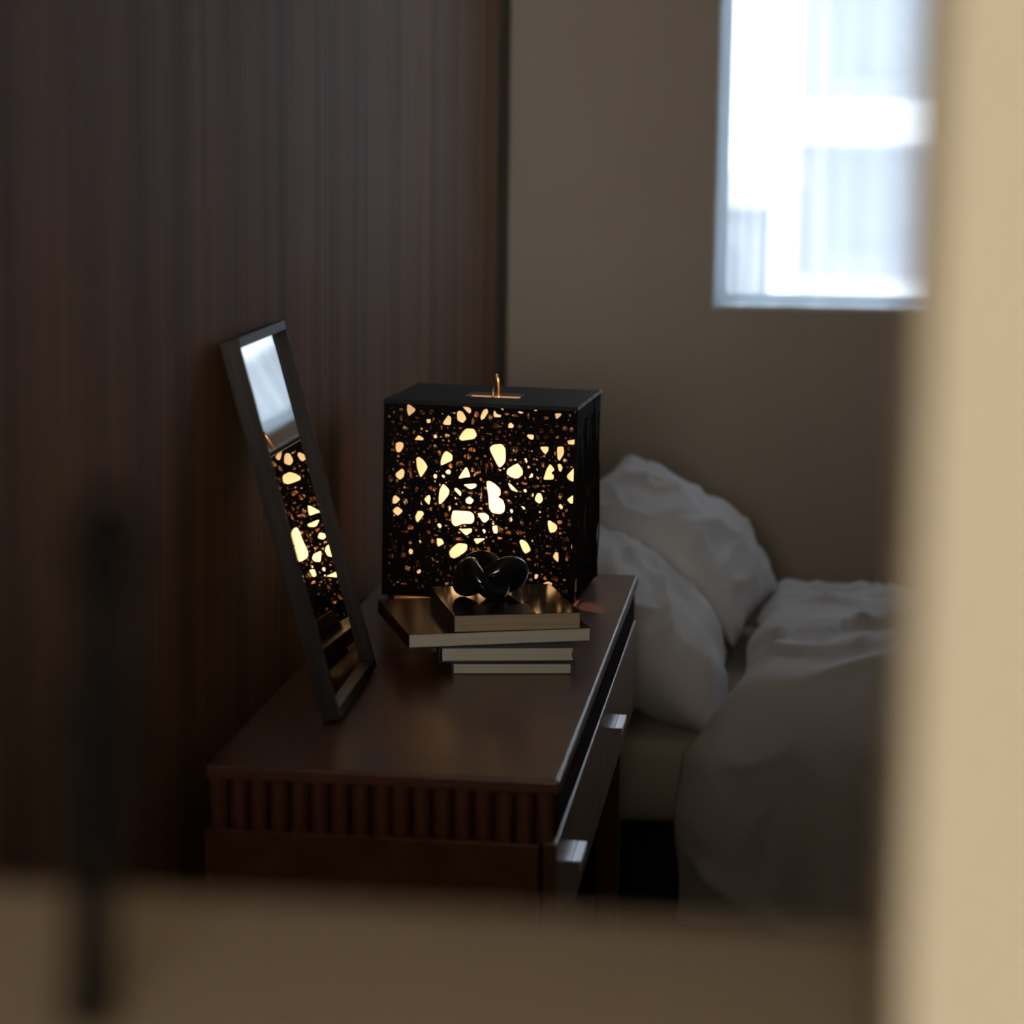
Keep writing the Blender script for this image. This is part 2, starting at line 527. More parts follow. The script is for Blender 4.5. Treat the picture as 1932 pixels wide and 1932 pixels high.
# ================================================================ lamp
HOLES = [
 (0, [36.7,312.7,41.1,313.5,52.1,305.6,39.3,294.6,36.2,303.9]),
 (0, [67.8,289.8,71.0,292.1,75.8,291.2,75.1,285.7,69.4,284.8]),
 (0, [95.1,287.1,103.6,299.3,108.5,295.7,107.8,283.7,96.3,283.7]),
 (0, [117.2,303.8,121.9,307.2,127.0,305.2,133.1,295.2,126.7,287.7,117.9,291.7]),
 (0, [125.5,314.4,133.8,314.2,139.9,310.8,140.1,305.7,136.2,303.0,130.6,308.2]),
 (0, [154.8,298.7,158.9,308.7,165.4,312.2,167.7,306.8,161.4,296.7,156.0,293.7]),
 (0, [175.3,304.9,177.4,310.5,181.8,304.1,188.4,303.3,187.4,299.5,176.5,299.1]),
 (0, [184.2,314.7,191.4,315.0,191.5,309.3,188.2,312.0]),
 (0, [199.6,288.4,203.8,291.9,208.7,288.1,207.3,283.7,199.7,282.9]),
 (0, [213.2,310.1,220.8,310.0,224.1,307.5,217.6,305.9]),
 (0, [239.8,314.0,246.3,314.3,243.5,311.3,240.3,311.6]),
 (0, [272.8,308.8,282.5,310.2,283.7,307.0,275.2,299.5]),
 (0, [303.3,315.0,308.7,315.6,309.0,302.5,308.0,302.1]),
 (0, [121.1,263.4,127.0,273.5,133.4,279.2,145.4,279.0,150.0,269.6,144.7,263.2,125.1,259.8]),
 (0, [1.1,275.1,4.6,274.5,6.5,268.7,3.7,264.2,1.3,263.6]),
 (0, [48.8,257.2,56.2,265.8,64.6,261.1,63.4,257.4]),
 (0, [19.3,250.5,25.9,253.4,32.0,251.7,32.1,245.6,27.3,237.7,21.4,236.3,18.8,242.8]),
 (0, [79.2,265.0,84.6,268.5,86.9,263.1,81.5,261.1]),
 (0, [92.7,227.2,96.2,237.2,101.5,242.2,111.0,236.7,111.2,227.9,95.4,220.0,92.6,219.0]),
 (0, [52.6,227.7,58.1,230.6,65.8,225.0,71.9,215.3,62.0,200.2,59.3,199.4,54.0,213.5]),
 (1, [39.6,223.9,43.5,224.0,46.4,211.0,50.0,196.2,42.8,195.0]),
 (0, [19.6,202.2,31.1,211.4,34.5,206.1,33.1,197.7,26.0,192.5,19.9,197.8]),
 (0, [170.0,248.9,177.5,255.4,190.5,256.8,196.1,250.0,196.5,231.4,192.3,224.7,185.9,219.6]),
 (0, [199.1,215.1,202.2,219.2,216.1,227.8,224.0,218.3,224.1,210.7,215.6,203.7,205.8,205.5,199.2,209.6]),
 (0, [249.6,255.4,264.3,256.7,264.4,250.6,259.2,243.2]),
 (0, [277.7,256.6,288.1,257.7,289.4,247.2,282.1,234.9,278.8,238.1]),
 (0, [279.0,229.3,284.4,230.2,287.8,224.2,284.7,217.5,281.4,218.9]),
 (0, [257.9,205.5,261.9,219.9,267.7,229.3,275.3,220.4,269.6,215.4,274.0,211.6,273.1,205.0,259.0,204.0]),
 (0, [293.9,211.4,306.2,225.0,308.5,225.1,309.0,205.4,303.4,203.0,296.9,206.0]),
 (0, [233.6,205.1,238.2,213.4,241.0,212.5,240.5,207.0]),
 (0, [121.0,198.7,130.5,214.5,134.7,218.6,139.3,208.2,140.5,202.8,130.8,201.3]),
 (1, [141.2,202.8,149.1,211.9,157.7,214.5,156.8,207.9,149.2,204.3]),
 (1, [141.1,225.9,151.0,225.2,158.8,216.7,153.3,216.5]),
 (0, [90.2,156.1,90.9,177.7,97.2,190.0,107.2,180.6,106.3,172.8,96.7,160.3]),
 (0, [114.4,180.9,118.0,184.7,126.9,178.1,125.5,170.3]),
 (0, [128.8,190.2,150.6,192.7,150.7,187.9,141.0,182.4]),
 (0, [133.7,166.3,140.1,171.6,147.4,165.8,141.5,158.9,134.5,160.8]),
 (0, [66.0,163.0,75.2,171.5,77.5,166.1,77.1,157.3,73.8,155.0]),
 (0, [166.9,195.1,172.3,196.9,181.1,192.4,189.3,185.1,189.5,176.3,185.4,172.9,193.6,168.8,196.6,160.2,196.1,151.4,189.7,146.7,176.6,147.9,172.1,154.8,170.6,172.3]),
 (0, [200.6,195.9,206.0,194.6,218.9,182.0,206.3,184.7]),
 (0, [244.5,173.2,248.7,182.1,254.5,181.9,257.6,171.6,252.3,165.4,245.7,168.9]),
 (0, [225.8,185.5,229.0,187.9,231.9,185.8,230.2,181.8,226.9,183.0]),
 (0, [294.8,173.6,308.7,184.0,308.5,171.5,302.1,167.3]),
 (0, [282.3,164.3,285.9,166.8,289.9,163.1,288.3,158.0,283.9,159.5]),
 (0, [1.1,188.2,4.1,188.3,5.0,164.1,1.3,163.3]),
 (0, [13.6,154.6,16.6,165.7,21.0,167.5,28.3,161.8,20.2,153.8]),
 (0, [15.3,142.5,23.5,150.2,33.1,143.3,24.3,134.8,19.0,137.2]),
 (0, [52.4,134.2,56.5,143.9,64.2,144.2,67.1,139.7,56.9,125.6,54.0,127.7]),
 (0, [111.4,136.8,113.8,146.8,119.9,147.5,141.7,147.3,147.3,141.6,147.5,132.8,143.2,128.2,129.1,127.6,118.3,122.3,112.7,126.9]),
 (0, [152.3,145.1,165.8,146.4,172.0,141.6,171.4,136.1,163.3,129.8]),
 (0, [122.7,119.2,131.4,118.9,144.1,120.6,145.0,116.2,135.6,108.6,130.5,112.3]),
 (0, [177.1,125.3,185.8,127.9,186.1,114.7,179.5,114.4]),
 (1, [186.9,126.8,195.7,123.9,194.8,115.1,187.1,115.4]),
 (0, [266.0,138.0,269.2,139.8,280.6,133.1,281.4,127.7,277.2,121.6,269.7,119.9,266.6,129.2]),
 (0, [88.1,101.6,96.8,101.3,100.3,94.5,97.0,92.1,89.9,87.8,88.3,92.8]),
 (0, [147.0,104.2,167.7,105.8,158.1,99.2,152.7,95.2]),
 (0, [108.7,80.5,113.5,87.3,123.2,95.5,137.4,94.6,137.0,86.2,131.2,80.0,117.2,70.5,110.6,72.9]),
 (0, [221.2,103.1,225.4,107.0,234.2,102.6,240.4,90.8,231.4,84.4,226.9,89.1]),
 (0, [274.9,81.3,280.1,90.3,284.5,88.3,284.8,76.3,282.7,73.5]),
 (0, [303.8,99.0,306.4,107.9,308.8,108.0,308.4,86.1,306.1,91.5]),
 (0, [42.1,78.6,45.7,83.7,50.2,80.1,49.2,74.5,43.7,73.2]),
 (0, [55.9,46.1,61.7,50.8,64.0,47.6,60.8,42.6,56.8,42.9]),
 (1, [69.5,69.9,75.5,73.5,77.8,71.4,72.3,67.9]),
 (0, [113.2,28.9,116.1,36.7,124.4,38.2,125.0,32.7,122.4,30.4]),
 (0, [245.9,48.1,248.4,52.7,253.2,52.4,251.8,46.2,247.5,44.3]),
 (0, [260.7,37.8,268.2,42.6,276.5,39.6,271.7,33.9,263.0,34.0]),
 (1, [14.9,88.5,20.3,89.8,25.3,83.4,24.6,75.7,20.6,75.0,16.6,80.8]),
 (0, [229.3,271.0,231.4,274.4,241.1,274.1,240.2,267.1,235.9,265.8]),
 (1, [255.3,269.9,258.4,276.5,268.2,275.8,260.8,268.3]),
 (0, [293.3,267.0,308.3,270.3,308.5,262.2,295.6,261.0]),
 (1, [203.6,252.5,215.5,255.2,217.8,248.7,211.5,243.0,205.9,247.1]),
 (1, [226.8,284.0,236.4,292.0,239.8,284.5,229.0,281.9]),
 (1, [116.2,218.3,118.2,226.0,125.8,228.5,128.1,223.1,120.6,217.3]),
 (0, [100.0,208.8,105.4,213.4,109.8,210.3,107.8,205.2,102.3,205.6]),
 (0, [80.5,201.4,83.7,205.3,87.5,202.8,86.1,197.7,82.1,197.5]),
 (0, [93.6,202.0,96.9,204.3,100.2,202.2,98.1,198.2]),
 (1, [69.8,242.7,74.0,251.6,87.1,251.1,89.4,246.8,78.5,244.1]),
 (1, [167.1,231.3,174.9,227.2,177.2,218.6,176.3,209.8]),
 (1, [156.2,185.9,160.5,188.3,161.0,165.3,155.5,164.6]),
 (1, [197.9,171.2,208.8,167.3,207.9,161.8,202.4,163.7]),
 (0, [244.5,222.4,248.9,219.3,247.9,216.0]),
 (0, [225.7,235.9,230.0,237.2,231.7,230.7,229.2,228.4]),
 (1, [172.5,286.2,176.7,289.7,190.9,287.0,188.8,283.6,173.6,281.9]),
 (1, [295.0,284.6,301.3,291.3,304.8,282.8,300.5,279.3]),
 (0, [2.2,242.1,3.3,240.0,3.1,229.0,1.8,230.0]),
 (0, [3.0,212.5,5.6,211.5,7.1,203.9,5.0,200.9]),
 (0, [87.6,123.6,93.0,126.5,96.4,121.8,92.1,117.2]),
 (0, [160.9,119.1,165.2,120.8,167.5,117.2,164.3,112.7]),
 (0, [204.8,152.9,208.7,155.2,210.7,150.9,207.1,147.5]),
 (0, [222.0,160.2,228.6,159.4,229.8,155.0,226.5,154.9]),
 (1, [181.0,98.0,185.2,102.6,189.7,98.4,186.7,88.4]),
 (1, [238.7,192.7,251.6,195.8,249.6,190.9,242.0,189.5]),
 (1, [262.6,190.4,265.8,191.6,270.3,183.0,266.0,185.0]),
 (0, [58.6,95.9,61.9,97.6,63.5,93.9,60.9,91.6]),
 (1, [47.1,286.8,58.0,288.7,58.0,285.0,43.8,284.4]),
 (1, [92.5,45.6,96.8,50.2,99.1,43.7,98.1,39.2]),
 (1, [294.3,134.8,300.7,138.4,304.0,134.1,298.7,130.6]),
 (1, [243.2,135.9,250.7,140.6,256.2,138.6,250.9,134.0]),
 (0, [29.6,174.0,32.3,174.1,32.3,170.8,29.7,170.7]),
]

LW, LD, LH = 309.7, 252.7, 320.0        # lamp size in millimetres

def chaikin(P, it=2):
    for _ in range(it):
        Q = []
        for i in range(len(P)):
            a, b = P[i], P[(i + 1) % len(P)]
            Q += [(a[0] * .84 + b[0] * .16, a[1] * .84 + b[1] * .16), (a[0] * .16 + b[0] * .84, a[1] * .16 + b[1] * .84)]
        P = Q
    return P

def grow(P, k):
    cx_ = sum(p[0] for p in P) / len(P)
    cy_ = sum(p[1] for p in P) / len(P)
    return [(cx_ + (p[0] - cx_) * k, cy_ + (p[1] - cy_) * k) for p in P]

def inside(pt, P):
    x, y = pt
    c = False
    j = len(P) - 1
    for i in range(len(P)):
        xi, yi = P[i]
        xj, yj = P[j]
        if (yi > y) != (yj > y) and x < (xj - xi) * (y - yi) / (yj - yi) + xi:
            c = not c
        j = i
    return c

class Field:
    """hole polygons with bounding boxes for quick tests"""
    def __init__(self, polys):
        self.p = [(min(q[0] for q in P), max(q[0] for q in P), min(q[1] for q in P), max(q[1] for q in P), P) for P in polys]
    def hit(self, x, y, m=0.0):
        for a, b, c, d, P in self.p:
            if a - m <= x <= b + m and c - m <= y <= d + m:
                if inside((x, y), P):
                    return True
                if m:
                    for q in P:
                        if (q[0] - x) ** 2 + (q[1] - y) ** 2 < m * m:
                            return True
        return False

def pierced(u0, u1, v0, v1, polys, thick, place):
    """a slab with holes cut right through it, as vertices and faces"""
    vc = [Vector((u0, v0)), Vector((u1, v0)), Vector((u1, v1)), Vector((u0, v1))]
    ed = [(0, 1), (1, 2), (2, 3), (3, 0)]
    for P in polys:
        b = len(vc)
        for (x, y) in P:
            vc.append(Vector((min(max(x, u0 + .25), u1 - .25), min(max(y, v0 + .25), v1 - .25))))
        ed += [(b + i, b + (i + 1) % len(P)) for i in range(len(P))]
    res = geometry.delaunay_2d_cdt(vc, ed, [], 0, 1e-4)
    v2, f2 = res[0], res[2]
    fl = Field([[(min(max(x, u0 + .25), u1 - .25), min(max(y, v0 + .25), v1 - .25)) for x, y in P] for P in polys])
    keep = []
    for f in f2:
        cx_ = sum(v2[i].x for i in f) / len(f)
        cy_ = sum(v2[i].y for i in f) / len(f)
        if not fl.hit(cx_, cy_):
            keep.append(tuple(f))
    V = [place(p.x, p.y, 0) for p in v2] + [place(p.x, p.y, thick) for p in v2]
    n = len(v2)
    F = [f for f in keep] + [tuple(i + n for i in f[::-1]) for f in keep]
    cnt = {}
    for f in keep:
        for i in range(len(f)):
            e = (f[i], f[(i + 1) % len(f)])
            cnt[e] = 1
    for (a, b) in list(cnt):
        if (b, a) not in cnt:
            F.append((b, a, a + n, b + n))
    return [tuple(c * 0.001 for c in v) for v in V], F

def plate(name, V, F, mat, parent):
    o = raw(name, V, F, mat, parent)
    bm = bmesh.new()
    bm.from_mesh(o.data)
    bmesh.ops.recalc_face_normals(bm, faces=bm.faces)
    bm.to_mesh(o.data)
    bm.free()
    return o

lamp = thing('table_lamp', 'square black woven table lamp glowing through irregular holes on the dresser', 'lamp', (0.0448, 3.5636, H + 0.0032), (0, 0.0093, -0.0543))
clear, fuzzy = [], []
for fz, L_ in HOLES:
    P = [(L_[i], L_[i + 1]) for i in range(0, len(L_), 2)]
    (fuzzy if fz else clear).append(chaikin(grow(P, 1.05)))

def micro(big, w, z0, z1, count, rmin, rmax, rng, ex=1.0, ez=1.0, gap=1.1, it=1):
    fl = Field(big)
    done = []
    tries = 0
    while len(done) < count and tries < count * 40:
        tries += 1
        r = rng.uniform(rmin, rmax)
        x, z = rng.uniform(5 + r * ex, w - 5 - r * ex), rng.uniform(z0 + 4 + r * ez, z1 - 3 - r * ez)
        R_ = max(ex, ez) * r
        if fl.hit(x, z, R_ + gap):
            continue
        if any(((x - a) / ex) ** 2 + ((z - b) / ez) ** 2 < (r + c + gap) ** 2 for a, b, c, _ in done):
            continue
        n = rng.randint(4, 7)
        sx_ = rng.uniform(.7, 1.4)
        a0 = rng.uniform(0, 6.28)
        P = [(x + ex * sx_ * r * rng.uniform(.6, 1.15) * math.cos(a0 + 6.283 * k / n), z + ez / sx_ * r * rng.uniform(.6, 1.15) * math.sin(a0 + 6.283 * k / n)) for k in range(n)]
        done.append((x, z, r, P))
    return [chaikin(d[3], it) for d in done]

rng = random.Random(21)
small = micro(clear + fuzzy, LW, 14, 313, 860, 0.8, 6.5, rng, gap=0.35, it=0)
V, F = pierced(0, LW, 6, 314, clear + fuzzy + small, 5.0, lambda u, v, t: (u, t, v))
plate('shade_front', V, F, M['black_bark'], lamp)
mat_holes = [chaikin(grow(P, 1.03), 1) for P in clear]
for P in fuzzy:
    cx_ = sum(p[0] for p in P) / len(P)
    cz_ = sum(p[1] for p in P) / len(P)
    g = random.Random(int(cx_ * 7))
    dx, dz = g.uniform(-2, 2), g.uniform(-2, 2)
    mat_holes.append([(cx_ + dx + (p[0] - cx_) * g.uniform(.35, .7), cz_ + dz + (p[1] - cz_) * g.uniform(.35, .7)) for p in P[::2]])
mat_holes += [grow(P, .7) for P in small if random.random() < .13]
V, F = pierced(5.5, LW - 5.5, 7, 313, mat_holes, 0.25, lambda u, v, t: (u, 5.3 + t, v))
plate('bark_mat', V, F, M['mat'], lamp)
# the three other faces, holes of the same kind
def rand_face(w, seed, n1, n2, r1, r2, ex, ez):
    g = random.Random(seed)
    big = micro([], w, 14, 312, n1, r1, r2, g, ex, ez, 2.5)
    return big + micro(big, w, 14, 312, n2, 0.9, 2.6, g, min(1, ex), ez if ez > 1 else 1)
rb = rand_face(LW, 5, 62, 260, 4.5, 11, 1, 1)
V, F = pierced(0, LW, 6, 314, rb, 5.0, lambda u, v, t: (u, LD - t, v))
plate('shade_back', V, F, M['black_bark'], lamp)
rl = rand_face(LD - 12, 6, 46, 200, 4.5, 11, 1, 1)
V, F = pierced(5.2, LD - 5.2, 6, 314, rl, 5.0, lambda u, v, t: (t, u, v))
plate('shade_left', V, F, M['black_bark'], lamp)
rr = rand_face(LD - 12, 8, 80, 120, 3.0, 8.5, 0.75, 2.2)
rr = [P for P in rr if not (min(q[1] for q in P) < 52 and min(q[0] for q in P) < 70)] + [[(9, 7.5), (64, 7.5), (62, 42), (34, 47), (11, 41)]]
V, F = pierced(5.2, LD - 5.2, 6, 314, rr, 5.0, lambda u, v, t: (LW - t, u, v))
plate('shade_right', V, F, M['black_bark'], lamp)
# solid top with the slot for the handle
V, F = pierced(-0.6, LW + 0.6, -0.6, LD + 0.6, [[(112, 88), (201, 88), (201, 156), (112, 156)]], 6.0, lambda u, v, t: (u, v, LH + 0.5 - t))
plate('lamp_top', V, F, M['black_top'], lamp)
V, F = [], []
pts = [Vector((LW * .001 + .0005, LD * .001 * k / 24, (LH - 1.6) * .001 + 0.0006 * math.sin(k * 2.1))) for k in range(25)]
tube_data(pts, [0.0024 + 0.0006 * math.sin(k * 5.3) for k in range(25)], 7, V, F)
o = raw('edge_cord', V, F, M['edge_cord'], lamp, True)
o['label'] = 'frayed grey cord along the right top edge'
# metal ring handle
V, F = [], []
pts = [Vector((0.157, 0.120 + 0.025 * math.cos(a), 0.313 + 0.040 * max(0, math.sin(a)) ** 0.8)) for a in [math.pi * k / 26 for k in range(27)]]
tube_data(pts, 0.0021, 12, V, F)
raw('handle', V, F, M['bronze'], lamp, True)
# paper liner around the bulb
INS = 13
for nm, args in (('paper_liner', (INS, LW - INS, INS, INS + .6)), ('paper_liner', (INS, LW - INS, LD - INS - .6, LD - INS)),
                 ('paper_liner', (INS, INS + .6, INS + .7, LD - INS - .7)), ('paper_liner', (LW - INS - .6, LW - INS, INS + .7, LD - INS - .7))):
    a, b, c, d = [q * .001 for q in args]
    if b - a > d - c:
        ym = (c + d) / 2
        raw(nm, [(a, ym, .010), (b, ym, .010), (b, ym, .313), (a, ym, .313)], [(0, 1, 2, 3)], M['paper'], lamp)
    else:
        xm = (a + b) / 2
        lo = .056 if xm > .2 else .010
        raw(nm, [(xm, c, lo), (xm, d, lo), (xm, d, .313), (xm, c, .313)], [(0, 1, 2, 3)], M['paper'], lamp)
w_, d_ = LW * .001, LD * .001
obj('base_frame', boxes((0.002, w_ - .002, 0.0052, .022, .006, .013), (0.002, w_ - .002, d_ - .022, d_ - .0052, .006, .013),
                        (0.0052, .022, .0225, d_ - .0225, .006, .013), (w_ - .022, w_ - .0052, .075, d_ - .0225, .006, .013)), M['black_top'], lamp)
for x, y in ((.012, .012), (w_ - .012, .012), (.012, d_ - .012), (w_ - .012, d_ - .012)):
    V, F = lathe([(.005, -.0030 + .0093 * x), (.0055, .0), (.0055, .0065)], 12)
    o = raw('foot', [(a + x, b + y, c) for a, b, c in V], F, M['black_top'], lamp, True)
bulb_d = bpy.data.lights.new('lamp_bulb', 'POINT')
bulb_d.energy = 2.6
bulb_d.color = (1.0, 0.72, 0.42)
bulb_d.shadow_soft_size = 0.022
bulb = bpy.data.objects.new('lamp_bulb', bulb_d)
COL.objects.link(bulb)
bulb.parent = lamp
bulb.location = (0.166, 0.120, 0.165)

# bark fibres: thin lit ones behind the front face, dark ones across it
fl_clear = Field(clear)
def fibre_ok(a, b, fl, n=9, m=0.35):
    for k in range(n):
        t = k / (n - 1)
        if fl.hit(a[0] + (b[0] - a[0]) * t, a[1] + (b[1] - a[1]) * t, m):
            return False
    return True
VB, FB, VF, FF = [], [], [], []
rng = random.Random(3)
made = 0
while made < 2200:
    a = (rng.uniform(3, LW - 3), rng.uniform(10, 312))
    l = rng.uniform(7, 34)
    t = rng.uniform(0, 6.283)
    b = (a[0] + l * math.cos(t), a[1] + l * math.sin(t))
    if not (3 < b[0] < LW - 3 and 9 < b[1] < 313) or not fibre_ok(a, b, fl_clear):
        continue
    y0, y1 = rng.uniform(3.6, 5.1), rng.uniform(3.6, 5.1)
    tube_data([Vector((a[0], y0, a[1])) * .001, Vector((b[0], y1, b[1])) * .001], rng.uniform(.18, .45) * .001, 3, VB, FB)
    made += 1
for P in fuzzy:      # ragged fibres reaching in from the rim of the half-covered holes
    cx_ = sum(p[0] for p in P) / len(P)
    cz_ = sum(p[1] for p in P) / len(P)
    for k in range(34):
        e = rng.choice(P)
        f = rng.uniform(.3, 1.25)
        q = (e[0] + (cx_ - e[0]) * f + rng.uniform(-2, 2), e[1] + (cz_ - e[1]) * f + rng.uniform(-2, 2))
        s = (e[0] + (e[0] - cx_) * .15, e[1] + (e[1] - cz_) * .15)
        tube_data([Vector((s[0], rng.uniform(3.5, 5), s[1])) * .001, Vector((q[0], rng.uniform(3.5, 5), q[1])) * .001], rng.uniform(.2, .5) * .001, 3, VB, FB)
made = 0
while made < 2000:
    a = (rng.uniform(3, LW - 3), rng.uniform(10, 312))
    l = rng.uniform(14, 70)
    t = rng.choice([rng.uniform(0, 6.283), rng.gauss(1.57, .12), rng.gauss(0, .12)])
    b = (a[0] + l * math.cos(t), a[1] + l * math.sin(t))
    if not (3 < b[0] < LW - 3 and 9 < b[1] < 313) or not fibre_ok(a, b, fl_clear, 15, .5):
        continue
    r = rng.choice((rng.uniform(.15, .35), rng.uniform(.2, .9)))
    ya, yb = -rng.uniform(0, .9) , -rng.uniform(0, .9)
    mid = ((a[0] + b[0]) / 2 + rng.uniform(-1, 1), (a[1] + b[1]) / 2 + rng.uniform(-1, 1))
    tube_data([Vector((a[0], ya, a[1])) * .001, Vector((mid[0], -r * .8, mid[1])) * .001, Vector((b[0], yb, b[1])) * .001], r * .001, 5, VF, FF)
    made += 1
o = raw('lit_fibres', VB, FB, M['veil'], lamp)
o['kind'] = 'stuff'
o = raw('bark_fibres', VF, FF, M['black_bark'], lamp)
o['kind'] = 'stuff'
# vertical strands hanging over the right side, one of them in a loop at the bottom
VS, FS = [], []
for i in range(46):
    y = rng.uniform(4, LD - 3)
    z1 = rng.uniform(120, 312)
    z0 = max(9, z1 - rng.uniform(70, 300))
    out = rng.uniform(.4, 4.5)
    pts = []
    for k in range(9):
        t = k / 8
        pts.append(Vector((LW + out * math.sin(math.pi * t) * rng.uniform(.8, 1.15) + .3, y + rng.uniform(-1.6, 1.6), z1 + (z0 - z1) * t)) * .001)
    tube_data(pts, rng.uniform(.7, 1.5) * .001, 6, VS, FS)
o = raw('side_strands', VS, FS, M['black_bark'], lamp, True)
o['kind'] = 'stuff'
V, F = [], []
pts = [Vector(p) * .001 for p in ((LW + 2, 196, 120), (LW + 4, 197, 80), (LW + 5, 198, 48), (LW + 5, 200, 26), (LW + 6, 205, 15), (LW + 6.5, 212, 14), (LW + 6, 217, 24), (LW + 5, 217, 44), (LW + 3, 215, 90), (LW + 1, 214, 140))]
tube_data(pts, .0017, 8, V, F)
raw('cord_loop', V, F, M['black_bark'], lamp, True)

# ================================================================ mirror leaning on the wall
TILT, YAWM = math.radians(15.1), 0.029
mir = thing('leaning_mirror', 'framed mirror in a thin oak box frame leaning against the timber wall', 'mirror')
# local axes: X out of the glass, Y along the width, Z up the slope
mm = Matrix.Translation((0.1125, 2.781, H + 0.0002)) @ Matrix.Rotation(YAWM, 4, 'Z') @ Matrix.Rotation(-TILT, 4, 'Y')
mir.matrix_world = mm
FWID, FHT, FT, FB_ = 0.296, 0.496, 0.0245, 0.0042
FF_ = FB_
obj('frame_side', boxes((0, FT, 0, FF_, 0, FHT), bevel=0.0008), M['frame_wood'], mir)
obj('frame_side', boxes((0, FT, FWID - FF_, FWID, 0, FHT), bevel=0.0008), M['frame_wood'], mir)
obj('frame_rail', boxes((0, FT, FF_, FWID - FF_, 0, 0.013), bevel=0.0008), M['frame_wood'], mir)
obj('frame_rail', boxes((0, FT, FF_, FWID - FF_, FHT - 0.013, FHT), bevel=0.0008), M['frame_wood'], mir)
obj('backing', boxes((0.001, 0.010, FF_, FWID - FF_, 0.013, FHT - 0.013)), M['trim_wood'], mir)
obj('mirror_glass', boxes((0.0101, 0.0140, FF_, FWID - FF_, 0.013, FHT - 0.013)), M['mirror'], mir)

# ================================================================ books
def book(label, corner, z, ang, w, d, t, cover, hard=0.0, ct=0.0012, bulge=0.0):
    b = thing('book', label, 'book', (corner[0], corner[1], H + z), (0, 0, math.radians(ang)))
    o = hard
    bm = boxes((-o, w + o, -o, d + o, 0, ct), (-o, w + o, -o, d + o, t - ct, t))
    box(bm, -o - ct, -o, -o, d + o, 0, t)
    obj('cover', bm, cover, b)
    V, F = [], []
    n = 8
    for k in range(n + 1):          # page block with a slightly hollow fore edge
        q = k / n
        xr = w - 0.0006 - bulge * math.sin(math.pi * q)
        for (x, y) in ((0.0004, 0.0), (xr, 0.0004), (xr, d - 0.0006), (0.0004, d - 0.0004)):
            V.append((x, y, ct + 0.0001 + (t - 2 * ct - 0.0002) * q))
    for k in range(n):
        for s in range(4):
            a, c = k * 4 + s, k * 4 + (s + 1) % 4
            F.append((a, c, c + 4, a + 4))
    F.append((3, 2, 1, 0))
    F.append(tuple(n * 4 + s for s in range(4)))
    raw('page_block', V, F, M['page_old'] if cover is M['cover_gloss'] else M['page'], b)
    return b
GB = 'books stacked in front of the lamp'
for args in (
    ('thin dark covered book at the bottom of the stack on the dresser', (0.2350, 3.0755), 0.0002, 10.0, 0.163, 0.150, 0.0155, M['cover_dark'], 0.001),
    ('dark teal hardback book, second from the bottom of the stack', (0.2185, 3.0790), 0.0160, 11.5, 0.183, 0.190, 0.0212, M['cover_teal'], 0.003, 0.0016, 0.002),
    ('widest brown paperback turned askew, second from the top of the stack', (0.1750, 3.0630), 0.0375, 20.3, 0.258, 0.247, 0.0190, M['cover_brown'], 0.0, 0.0008),
    ('dark glossy paperback on top of the stack under the black knot', (0.2345, 3.0865), 0.0568, 18.2, 0.178, 0.208, 0.0238, M['cover_gloss'], 0.0003, 0.0008),
):
    o = book(*args)
    o['group'] = GB
# the dark printed band along the front edge of the top book's cover
bt = obj('cover_band', boxes((0.020, 0.115, 0.0006, 0.066, 0.02385, 0.02400)), M['cover_black'], o)
bt['label'] = 'black printed band on the cover'

# ================================================================ ceramic knot
def knot():
    V, F = [], []
    n = 150
    s = 0.0156
    pts, rad = [], []
    for k in range(n):
        t = 2 * math.pi * k / n
        x = s * (math.sin(t) + 2 * math.sin(2 * t))
        y = s * (math.cos(t) - 2 * math.cos(2 * t))
        z = 0.0168 * math.sin(3 * t)
        pts.append(Vector((x, y, z + 0.05)))
        rad.append(0.0142 + 0.0012 * math.sin(3 * t + 1))
    tube_data(pts, rad, 20, V, F, closed=True)
    zmin = min(v[2] for v in V)
    V = [(a, b, c - zmin) for a, b, c in V]
    o = raw('knot_sculpture', V, F, M['ceramic'], None, True)
    o.location = (0.262, 3.222, H + 0.0811)
    o.rotation_euler = (0, 0, math.radians(KNOT_ROT))
    tag(o, 'glossy black ceramic knot sculpture resting on the top book', 'sculpture')
KNOT_ROT = 115
knot()

# ================================================================ bed
BY0, BY1, BX0, BX1 = 4.035, 5.08, 0.06, 2.15
bed = thing('bed', 'low double bed with a pale fitted sheet beside the timber wall', 'bed', (BX0, BY0, 0))
bw, bd = BX1 - BX0, BY1 - BY0
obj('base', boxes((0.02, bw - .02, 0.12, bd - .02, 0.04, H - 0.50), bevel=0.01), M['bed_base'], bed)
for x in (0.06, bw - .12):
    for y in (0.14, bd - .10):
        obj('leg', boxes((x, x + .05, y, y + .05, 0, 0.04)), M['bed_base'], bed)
def mattress():
    bm = bmesh.new()
    box(bm, 0, bw, 0, bd, H - 0.497, H - 0.338, bevel=0.035, seg=4)
    bmesh.ops.subdivide_edges(bm, edges=bm.edges[:], cuts=3, use_grid_fill=True)
    for v in bm.verts:
        n_ = noise.noise(v.co * 7)
        if v.co.y < 0.03:   # the sheet pulled into slanting creases on the near side
            q = (v.co.x * 0.8 + (v.co.z - 0.3) * 1.0) * 34
            v.co.y -= 0.006 * max(0, math.sin(q)) ** 3 + 0.004 * n_
        else:
            v.co.z += 0.006 * n_
    obj('mattress', bm, M['sheet'], bed, True)
mattress()

